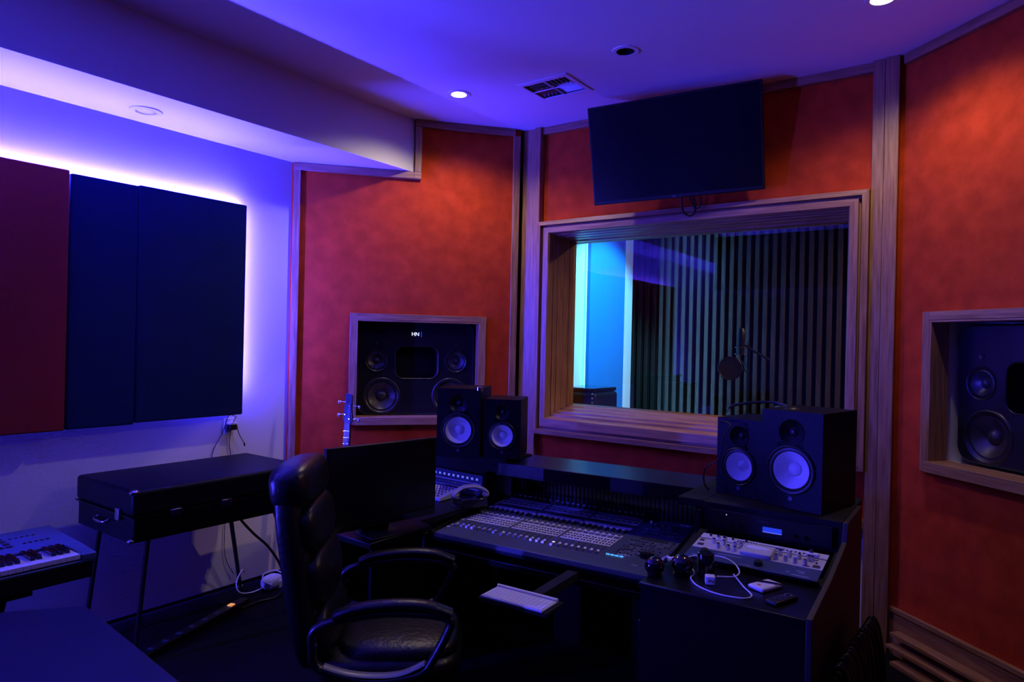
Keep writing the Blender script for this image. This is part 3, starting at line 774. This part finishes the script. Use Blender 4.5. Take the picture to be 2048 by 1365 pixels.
# ------------------------------------------------------------------ left wing
lw = thing('side_desk', 'black side desk left of the mixing console under the computer display', 'desk wing', (-2.70,2.60,0))
obj('desk_top', MB().prism([(.01,-.45),(.37,-.45),(.37,-.04),(.27,-.02),(.255,.62),(-.30,.62),(-.25,.35)], .735, .765), M['lam'], lw, bevel=.004)
obj('leg_panel', MB().prism([(.02,-.43),(.04,-.43),(-.22,.36),(-.27,.60),(-.29,.60),(-.24,.35)], 0, .735), M['lam'], lw)
obj('leg_panel', MB().prism([(.34,-.43),(.36,-.43),(.36,-.10),(.34,-.10)], 0, .735), M['lam'], lw)
obj('leg_panel', MB().box(-.29,.19,1.0,1.02,0,.735), M['lam'], lw)
obj('leg_panel', MB().box(.235,.25,.0,.62,0,.735), M['lam'], lw)
obj('rack_box', MB().box(-.30,.19,.62,1.02,.735,.895), M['blackm'], lw, bevel=.003)
obj('speaker_shelf', MB().box(-.30,.19,.62,.99,.898,1.006).box(.19,.345,.60,.88,.925,1.010), M['blackm'], lw, bevel=.003)
obj('side_cheek', MB().prism([(.50,.765),(.62,.895),(.66,.895),(.66,.765)], .192,.215,'x'), M['lam'], lw, bevel=.002)
lr = thing('patchbay', 'blue-lit rack of sockets and small marks at the left end of the console', 'rack unit', (-2.755,3.215,.77), radians(-2))
obj('faceplate', MB().box(-.241,.241,-.012,.0,.0,.125), M['navy'], lr, bevel=.001)
k1 = MB()
for c in range(12): k1.box(-.225+c*.038,-.212+c*.038,-.016,-.012,.092,.104)
obj('lit_mark', k1, M['pledb'], lr, label='small pale blue lit marks')
obj('ridge', MB().box(-.235,.235,-.020,-.012,.070,.074).box(-.235,.235,-.020,-.012,.034,.038), M['lav'], lr)
k1 = MB()
for r in (0,1):
    for c in range(24): k1.lathe([(.006,0),(.006,.003),(.003,.003)], 8, T(-.225+c*.0195,-.012,.053-r*.036) @ FRONT, False)
obj('socket', k1, M['steel'], lr, kind='stuff')
ph = thing('desk_telephone', 'black desk telephone with a cream handset beside the console', 'telephone', (-2.47,3.03,.7655), radians(58))
obj('base', MB().prism([(-.09,0),(.09,0),(.09,.022),(-.09,.05)], -.075, .075, 'x'), M['gloss'], ph, bevel=.005)
obj('handset', MB().tube([(-.10,0,.058),(-.085,0,.075),(-.04,0,.098),(.03,0,.098),(.08,0,.078),(.10,0,.06)], .014, 10, 5, flat=(.025,.012)).ell((-.092,0,.055),(.022,.024,.018)).ell((.092,0,.052),(.022,.024,.018)), M['cream'], ph, smooth=60)
obj('handset_cord', MB().tube([(-.1,.0,.05),(-.12,-.03,.01),(-.08,-.07,.006),(-.02,-.09,.006)], .004, 6), M['black'], ph, smooth=60)
cl = thing('small_mixer', 'flat pale device with dark dots, partly behind the computer display', 'device', (-2.71,3.04,.766), radians(2))
obj('body', MB().prism([(-.09,0),(.10,0),(.10,.045),(-.09,.02)], -.12, .075, 'x'), M['lav'], cl, bevel=.004)
k1 = MB(); sl = atan2(.025,.19)
for r in range(5):
    for c in range(7): k1.lathe([(.005,0),(.004,.006),(0,.006)], 8, T(-.10+c*.024,-.07+r*.034,.0225+.1316*(.02+r*.034)))
obj('knob', k1, M['btn'], cl, kind='stuff')

# computer display (screen faces the operator's chair, +x)
md = thing('computer_display', 'large black computer display standing left of the console', 'monitor', (-2.415,2.30,.765), radians(81.5))
obj('bezel', MB().box(-.315,.315,-.012,.012,.045,.435), M['black'], md, bevel=.004)
obj('screen', MB().box(-.303,.303,-.0135,-.0122,.085,.424), M['screen'], md)
obj('chin', MB().box(-.313,.313,-.0145,-.0122,.046,.076), M['gloss'], md)
obj('stand', MB().prism([(.012,.20),(.03,.20),(.085,.006),(.085,0),(.06,0)], -.08,.08,'x').box(-.10,.10,-.075,.09,0,.006), M['black'], md, bevel=.002)

# ------------------------------------------------------------------ office chair
ch_ = thing('office_chair', 'high-backed black leather office chair turned towards the console', 'chair', (-1.985,1.925,0), radians(40))
# local +x is the facing direction
b = MB()
b.ell((.03,0,.475),(.275,.27,.062),e=.55,nu=28,nv=12)
obj('seat', b, M['leather'], ch_, smooth=60)
b = MB(); b.ell((.06,0,.525),(.235,.235,.05),e=.6,nu=28,nv=12)
obj('seat_cushion', b, M['leather'], ch_, smooth=60)
def backM(z0): return T(-.235,0,.46) @ RY(radians(-9))
b = MB(); b.ell((-.02,0,.36),(.055,.245,.37),backM(0),nu=28,nv=16,e=.5)
obj('back_shell', b, M['leather'], ch_, smooth=60)
for z, hh, th in ((.12,.12,.05),(.33,.11,.055),(.52,.10,.05)):
    obj('back_cushion', MB().ell((.035,0,z),(th,.215,hh),backM(0),nu=24,nv=12,e=.7), M['leather'], ch_, smooth=60)
obj('head_cushion', MB().ell((-.005,0,.685),(.085,.235,.085),backM(0),nu=28,nv=14,e=.6), M['leather'], ch_, smooth=60)
for s in (-1, 1):
    y = s*.30
    loop = [(-.22,y,.665),(-.14,y,.70),(.02,y,.725),(.18,y,.72),(.255,y,.70),(.25,y,.66),(.21,y,.58),(.17,y,.52),(.10,y,.495),(-.02,y,.485),(-.14,y,.51),(-.215,y,.545),(-.225,y,.60)]
    o = obj('armrest', MB().tube(loop, .018, 10, 4, True, flat=(.024,.016)), M['arm'], ch_, smooth=60)
    obj('arm_pad', MB().tube([(-.15,y,.715),(-.08,y,.742),(.05,y,.757),(.17,y,.752),(.26,y,.722)], .03, 12, 5, False, flat=(.034,.017)), M['leather'], o, smooth=60)
    obj('lower_bar', MB().tube([(-.185,y*.985,.538),(-.10,y*.985,.512),(0,y*.985,.502),(.09,y*.985,.510),(.17,y*.985,.545)], .01, 8, 4, flat=(.022,.006)), M['armgrey'], o, smooth=60, label='grey lower bar of the armrest')
    obj('arm_bolt', MB().cyl((-.21,y+s*.016,.62),(-.21,y+s*.03,.62),.007).cyl((-.19,y+s*.016,.54),(-.19,y+s*.03,.54),.007), M['steel'], o)
obj('gas_column', MB().cyl((0,0,.09),(0,0,.43),.028), M['black'], ch_)
obj('tilt_mechanism', MB().box(-.12,.12,-.10,.10,.40,.43), M['black'], ch_, bevel=.01)
for k in range(5):
    a = radians(72*k+20+70)
    l = obj('base_leg', MB().tube([(.02*cos(a),.02*sin(a),.125),(.17*cos(a),.17*sin(a),.115),(.32*cos(a),.32*sin(a),.085)], .02, 8, 4, flat=(.028,.016)), M['gloss'], ch_, smooth=60)
    obj('caster', MB().cyl((.32*cos(a)-.02*sin(a),.32*sin(a)+.02*cos(a),.028),(.32*cos(a)+.02*sin(a),.32*sin(a)-.02*cos(a),.028),.028,n=20).cyl((.32*cos(a),.32*sin(a),.03),(.32*cos(a),.32*sin(a),.085),.007), M['black'], l)

# ------------------------------------------------------------------ electric piano
ep = thing('electric_piano', 'black electric piano on splayed tube legs along the left wall', 'piano', (-3.77,2.145,0))
obj('lid', MB().prism([(-.32,.87),(-.32,.905),(-.30,.92),(.30,.92),(.32,.905),(.32,.87)], -.515, .515, 'y').b and MB().box(-.32,.32,-.515,.515,.79,.92), M['vinyl'], ep, bevel=.02, seg=4)
obj('case', MB().prism([(-.31,.70),(-.31,.79),(.31,.79),(.31,.70),(.29,.655),(-.31,.655)], -.505, .505, 'y'), M['vinyl'], ep, bevel=.006)
obj('seam_strip', MB().box(-.322,.322,-.517,.517,.783,.789), M['black'], ep)
for y in (-.30,-.02):
    obj('latch', MB().box(.31,.327,y-.03,y+.03,.765,.80), M['chrome'], ep, bevel=.003)
obj('latch', MB().box(.31,.327,.27,.33,.765,.80), M['chrome'], ep, bevel=.003)
for x, y in ((.31,-.505),(.31,.505)):
    obj('corner_guard', MB().ell((x-.003,y,.912),(.022,.022,.016)), M['chrome'], ep, smooth=60)
    obj('corner_guard', MB().ell((x-.025,y,.668),(.018,.018,.014)), M['steel'], ep, smooth=60)
obj('handle', MB().tube([(.06,-.51,.74),(.05,-.535,.73),(-.05,-.535,.73),(-.06,-.51,.74)], .007, 8, 3), M['steel'], ep, smooth=60)
obj('end_latch', MB().box(.16,.20,-.528,-.514,.76,.82), M['steel'], ep, bevel=.003)
for x, y, dx, dy in ((.22,-.39,-.03,-.04),(.26,.33,-.05,.26),(-.24,-.42,-.03,-.06),(-.18,.30,-.16,.20)):
    l = obj('leg', MB().cyl((x,y,.66),(x+dx,y+dy,.03),.014,.012), M['arm'], ep)
    obj('foot', MB().cyl((x+dx,y+dy,.03),(x+dx*1.05,y+dy*1.05,0),.016,.018), M['chrome'], l)
tag(obj('piano_cable', MB().tube([(-3.86,2.42,.65),(-3.84,2.46,.56),(-3.83,2.55,.45),(-3.83,2.66,.34),(-3.80,2.735,.2),(-3.79,2.75,.06),(-3.80,2.70,.012),(-3.82,2.60,.010),(-3.80,2.46,.012)], .008, 8, 6), M['black'], smooth=60),
    'thick black cable curving from the electric piano down to the floor', 'cable')

# power strip on the floor
ps = thing('power_strip', 'long black power strip with an amber switch on the floor by the piano', 'power strip', (-3.72,2.10,0), radians(20))
obj('body', MB().box(-.03,.03,-.46,.46,0,.04), M['black'], ps, bevel=.006)
obj('switch', MB().box(-.015,.015,.31,.345,.04,.046), M['ledo'], ps, label='amber lit rocker switch')
for k in range(7):
    obj('socket', MB().box(-.016,.016,-.40+k*.10-.012,-.40+k*.10+.012,.04,.0425), M['cons'], ps)
# white rounded device by the wall
wd = thing('wifi_router', 'small white rounded device with a cable on the floor by the wall', 'router', (-3.985,2.80,0), radians(15))
obj('body', MB().ell((0,0,.045),(.055,.075,.045),nu=24,nv=12,e=.7), M['wplast'], wd, smooth=60)
obj('side_block', MB().box(.0,.06,.0,.075,0,.06), M['wplast'], wd, bevel=.008)
obj('cord', MB().tube([(-.02,-.07,.02),(-.05,-.14,.01),(-.08,-.21,.03),(-.10,-.22,.09),(-.12,-.15,.15),(-.14,-.1,.12)], .004, 6), M['wplast'], wd, smooth=60)
obj('cord_loop', MB().tube([(.05,-.06,.05),(.0,-.08,.07),(-.05,-.02,.095),(-.02,.06,.1),(.04,.09,.06),(.06,.09,.03)], .004, 6), M['wplast'], wd, smooth=60)

# ------------------------------------------------------------------ synthesizer on stand
sy_ = thing('synthesizer', 'silver-blue synthesizer keyboard cut off by the left photo edge', 'keyboard', (-2.868,1.222,.79))
LNG = 1.28
obj('body', MB().prism([(-.47,0),(-.47,.055),(-.45,.075),(-.165,.062),(-.165,.028),(-.003,.028),(-.003,.022),(-.02,0)], -LNG, 0, 'y'), M['silver'], sy_, bevel=.003)
obj('end_block', MB().prism([(-.165,.028),(-.165,.062),(-.0,.050),(0,.028)], -.052, 0, 'y'), M['silver'], sy_, bevel=.002)
obj('lower_case', MB().box(-.46,-.006,-LNG,-.01,-.045,.02), M['blackm'], sy_, bevel=.004)
nk = 50; kwid = .0235; yk = -.056
for k in range(nk):
    y1 = yk-k*kwid
    if y1-kwid < -LNG: break
    obj('white_key', MB().box(-.158,-.006,y1-kwid+.0008,y1,.034,.052), M['keyw'], sy_, bevel=.001)
    # keys run from the top C downwards: black keys skip after B and E
    if k and (k-1) % 7 in (1,2,3,5,6) or k == 0 and False:
        pass
    if (k % 7) in (1,2,3,5,6): obj('black_key', MB().prism([(-.162,.052),(-.162,.068),(-.064,.066),(-.054,.052)], y1-.0075, y1+.0075, 'y'), M['gloss'], sy_, bevel=.001)
k1 = MB()
for r in range(4):
    for c in range(18):
        if random.random() < .12: continue
        k1.box(-.38+r*.038,-.36+r*.038,-.20-c*.030-.022,-.20-c*.030,.070-r*.0016,.0745-r*.0016)
for c in range(5): k1.box(-.36,-.35,-.10-c*.02,-.09-c*.02,.069,.073); k1.box(-.27,-.26,-.08-c*.02,-.07-c*.02,.066,.070)
obj('panel_buttons', k1, M['btn'], sy_, kind='stuff')
st = thing('keyboard_stand', 'black folding stand under the silver synthesizer', 'stand', (-3.09,.60,0))
for s in (.33,-.35):
    obj('leg', MB().cyl((-.20,s,.02),(.17,s,.73),.016), M['blackm'], st); obj('leg', MB().cyl((.20,s+.035,.02),(-.17,s+.035,.73),.016), M['blackm'], st)
obj('crossbar', MB().cyl((.17,-.36,.728),(.17,.42,.728),.014).cyl((-.17,-.36,.728),(-.17,.42,.728),.014), M['blackm'], st)
obj('foot', MB().cyl((.20,-.36,.018),(.20,.42,.018),.018).cyl((-.20,-.36,.018),(-.20,.42,.018),.018), M['rubber'], st)
tag(obj('cymbal_stand_rod', MB().cyl((-3.44,.60,.0),(-3.36,1.02,1.0),.006), M['black']), 'thin black rod at the left photo edge behind the synthesizer', 'rod')

# dark table in the near left corner
tb = thing('work_table', 'dark blue table top filling the bottom left corner', 'table', (-1.95,.50,0))
b = MB()
b.prism([(x_+1.95,y_-.5) for x_,y_ in ((-2.60,1.035),(-2.575,1.055),(-2.54,1.062),(-1.22,.935),(-1.20,.91),(-1.20,.10),(-1.22,.08),(-2.80,.08),(-2.82,.10),(-2.82,.72),(-2.81,.75))], .715, .75)
obj('table_top', b, M['table'], tb, bevel=.004)
for x, y in ((-.58,.43),(.66,.36),(-.80,-.36),(.66,-.36)):
    obj('leg', MB().box(x-.025,x+.025,y-.025,y+.025,0,.715), M['blackm'], tb)

# ------------------------------------------------------------------ bass guitar on a stand
bg = thing('bass_guitar', 'dark bass guitar standing upright against the angled red wall', 'guitar', (-3.715,3.16,.14), (radians(-4),0,radians(22)))
b = MB()
prof_ = [(-.02,0),(.10,.01),(.155,.06),(.165,.13),(.13,.20),(.12,.26),(.15,.33),(.145,.41),(.10,.42),(.075,.36),(.045,.34),(-.045,.34),(-.07,.35),(-.10,.38),(-.14,.36),(-.145,.29),(-.12,.23),(-.15,.15),(-.15,.07),(-.11,.01)]
pp = [(q.x,q.y) for q in spline([(u,v_,0) for u,v_ in prof_],3,True)]
b.prism(pp,-.02,.022,'y'); obj('body', b, M['bass'], bg, bevel=.006)
obj('pickguard', MB().box(-.05,.05,-.024,-.0205,.10,.20), M['black'], bg)
obj('pickup', MB().box(-.04,.04,-.030,-.024,.13,.15).box(-.04,.04,-.030,-.024,.17,.19), M['black'], bg)
obj('bridge', MB().box(-.035,.035,-.030,-.0205,.05,.08), M['chrome'], bg)
NT = .955
obj('neck', MB().prism([(-.030,.30),(-.021,NT),(.021,NT),(.030,.30)], -.022,.0,'y'), M['bass'], bg, bevel=.002)
obj('fretboard', MB().prism([(-.030,.28),(-.021,NT),(.021,NT),(.030,.28)], -.027,-.022,'y'), M['fret'], bg)
k1 = MB(); z = NT
for k in range(1,20):
    z = .10+.855*(2**(-k/12)); k1.box(-.024,.024,-.0285,-.027,z-.0012,z+.0012)
obj('fret', k1, M['chrome'], bg)
obj('headstock', MB().prism([(-.021,NT-.002),(-.040,NT+.04),(-.032,NT+.13),(-.026,NT+.20),(-.020,NT+.215),(.022,NT+.205),(.027,NT+.19),(.026,NT+.10),(.038,NT+.03),(.021,NT-.002)], -.018,-.002,'y'), M['bass'], bg, bevel=.003)
k1 = MB()
for q in range(4):
    x = -.0155+q*.0103
    k1.tube([(x*1.3,-.032,.07),(x,-.0275,NT),(x*.9,-.022,NT+.05+.03*q)], .0011, 5, 1)
obj('string', k1, M['steel'], bg)
for (s,zz) in ((-1,.155),(-1,.065),(1,.125),(1,.035)):
    x = s*.028
    o = obj('tuning_peg', MB().cyl((x*.6,-.018,NT+zz),(x*.6,-.034,NT+zz),.006).cyl((x,-.008,NT+zz),(x+s*.045,-.008,NT+zz),.0035), M['chrome'], bg, smooth=40)
    obj('peg_button', MB().ell((x+s*.05,-.008,NT+zz-.006),(.009,.004,.014)), M['steel'], o, smooth=60)
gs = thing('guitar_stand', 'low black guitar stand carrying the bass guitar', 'stand', (-3.715,3.16,0), radians(22))
obj('upright', MB().cyl((0,.07,.02),(0,.10,.75),.012), M['blackm'], gs)
for sx_ in (-1,1):
    obj('leg', MB().cyl((0,.07,.30),(sx_*.20,-.12,.012),.010), M['blackm'], gs)
    obj('rest', MB().tube([(sx_*.02,.07,.15),(sx_*.09,.035,.125),(sx_*.09,-.05,.12),(sx_*.09,-.06,.15)], .009, 8, 3), M['rubber'], gs)
obj('leg', MB().cyl((0,.07,.30),(0,.22,.012),.010), M['blackm'], gs)

# ------------------------------------------------------------------ cables at the right of the desk
random.seed(11)
hk = thing('cable_rack', 'heap of black cables hanging beside the desk at the right', 'cables', (-.41,2.72,0), radians(88))
obj('rail', MB().cyl((-.30,.02,.62),(.30,.02,.62),.012).cyl((-.28,.02,0),(-.28,.02,.62),.014).cyl((.28,.02,0),(.28,.02,.62),.014).cyl((-.28,-.14,.012),(-.28,.06,.012),.012).cyl((.28,-.14,.012),(.28,.06,.012),.012), M['blackm'], hk)
for k in range(34):
    x = -.27+.54*k/33+random.uniform(-.01,.01); l = random.uniform(.32,.56); w = random.uniform(.015,.05)
    obj('cable', MB().tube([(x,.02+.03,.60-l*.5),(x-.01,.03,.635),(x+w*.3,-.008,.628),(x+w,-.035,.60-l*.5),(x+w*.6,-.03,.60-l),(x+w*.1,.02,.60-l),(x,.05,.60-l*.5)], .0055, 6, 4), M['black'], hk, smooth=60)
for x, z in ((.262,.40),(-.17,.585)):
    obj('plug', MB().cyl((x,-.05,z),(x+.02,-.06,z-.09),.008).cyl((x+.02,-.06,z-.09),(x+.03,-.062,z-.13),.003), M['orange'], hk, label='orange jack plug')

# ------------------------------------------------------------------ booth contents
ms = thing('microphone_stand', 'black microphone stand in the booth behind the glass', 'stand', (-1.60,5.25,0))
obj('base', MB().lathe([(.14,0),(.14,.015),(.02,.03)], 32), M['black'], ms)
obj('pole', MB().cyl((0,0,.02),(0,0,1.72),.011), M['black'], ms)
obj('boom', MB().cyl((.16,0,1.60),(-.05,-.02,1.72),.009), M['black'], ms)
mc = thing('studio_microphone', 'black studio microphone in a chrome cradle behind the glass', 'microphone', (-1.63,5.17,1.64))
obj('body', MB().lathe([(0,.0),(.024,.002),(.025,.10),(.028,.11),(.028,.17),(.016,.195),(0,.198)], 24), M['black'], mc, smooth=50)
obj('cradle', MB().tube([(.045*cos(a),.045*sin(a),.05) for a in [2*pi*k/12 for k in range(12)]], .003, 6, 2, True).tube([(.045*cos(a),.045*sin(a),.0) for a in [2*pi*k/12 for k in range(12)]], .003, 6, 2, True), M['chrome'], mc)
pf = thing('pop_filter', 'round black pop filter in front of the booth microphone', 'pop filter', (-1.66,5.02,1.535), (0,0,radians(20)))
obj('hoop', MB().tube([(.083*cos(a),0,.083*sin(a)) for a in [2*pi*k/16 for k in range(16)]], .005, 8, 3, True), M['arm'], pf, smooth=60)
obj('mesh', MB().lathe([(0,0),(.08,0),(.08,.001),(0,.001)], 32, FRONT), mat('pop mesh', (.01,.01,.012), .8), pf)
obj('gooseneck', MB().tube([(.08,0,.0),(.12,.05,-.02),(.13,.14,-.02),(.09,.2,.06)], .005, 8), M['arm'], pf, smooth=60)
ac = thing('equipment_case', 'dark case with shiny studs behind the lower left corner of the glass', 'case', (-2.78,5.00,0), radians(0))
obj('shell', MB().box(-.2,.12,-.2,.2,.0,1.30), M['black'], ac, bevel=.03, seg=4)
obj('lid', MB().box(-.19,.11,-.19,.19,1.302,1.335), M['gloss'], ac, bevel=.01)
for k in range(6): obj('stud', MB().ell((.10,-.205,1.29-k*.035),(.008,.008,.008)), M['chrome'], ac, smooth=60)
for x in (-1.38+.03,-1.38+.145):
    pass
wp = thing('wall_plate', 'pair of small pale plates on the slatted booth wall', 'wall plate', (-1.695,BYB-.03,1.36))
obj('plate', MB().box(-.012,.012,-.004,.0,-.045,.045), M['wplast'], wp); obj('plate', MB().box(.071,.095,-.004,.0,-.045,.045), M['wplast'], wp)

# ------------------------------------------------------------------ lights
def spot(name, loc, power, col, size, blend=.8, rot=(0,0,0), r=.045):
    l = bpy.data.lights.new(name, 'SPOT'); l.energy = power; l.color = col; l.spot_size = radians(size); l.spot_blend = blend; l.shadow_soft_size = r
    o = bpy.data.objects.new(name, l); COL.objects.link(o); o.location = loc; o.rotation_euler = rot; return o
def lamp(loc, power, col):
    l = bpy.data.lights.new('downlight_lamp', 'SPOT'); l.shadow_soft_size = .04; l.energy = power; l.color = col; l.spot_size = radians(145); l.spot_blend = .6
    o = bpy.data.objects.new('downlight_lamp', l); COL.objects.link(o); o.location = loc; return o
WARM = (1,.79,.58)
lamp((*LIT[0],CZ-.004), 40, WARM)
lamp((*LIT[1],CZ-.004), 34, WARM)
# unseen rear downlights, added for a dim warm fill
for x, y, p in ((-1.78,1.0,1.5),(.9,1.2,.6)):
    lamp((x,y,CZ-.004), p, WARM)
    downlight(x, y, CZ-.0005, True, 'added unseen round downlight behind the photographer, %s' % ('left' if x < 0 else 'right'))
# unseen wash lamp added in the booth to brighten the azure panel
l = bpy.data.lights.new('booth_wash', 'SPOT'); l.energy = 420; l.color = (.08,.56,1); l.spot_size = radians(66); l.spot_blend = .5; l.shadow_soft_size = .05
o = bpy.data.objects.new('booth_wash', l); COL.objects.link(o); o.location = (-1.9,4.95,2.9); o.rotation_euler = (Vector((-3.04,5.55,1.7))-Vector((-1.9,4.95,2.9))).to_track_quat('-Z','Y').to_euler()
l = bpy.data.lights.new('booth_slat_fill', 'AREA'); l.shape = 'DISK'; l.size = .085; l.energy = 70; l.color = (1,.60,.45)  # added warm fill on the booth slats, no fitting there
o = bpy.data.objects.new('booth_slat_fill', l); COL.objects.link(o); o.location = (.25,5.5,2.98)

w = bpy.data.worlds.new('World'); SC.world = w; w.use_nodes = True
w.node_tree.nodes['Background'].inputs[0].default_value = (0,0,0,1); w.node_tree.nodes['Background'].inputs[1].default_value = 0

# ------------------------------------------------------------------ camera
cam = bpy.data.cameras.new('Camera'); co = bpy.data.objects.new('Camera', cam); COL.objects.link(co)
cam.sensor_width = 36; cam.lens = 1370*36/2048; cam.clip_start = .05
co.matrix_world = T(0,0,1.7) @ RZ(radians(36)) @ RX(radians(90)) @ RZ(radians(1.3))
SC.camera = co
vs = SC.view_settings; vs.view_transform = 'Standard'; vs.look = 'None'; vs.gamma = 1; vs.exposure = 0; vs.use_curve_mapping = False
SC.cycles.max_bounces = 8; SC.cycles.diffuse_bounces = 4; SC.cycles.sample_clamp_indirect = 6
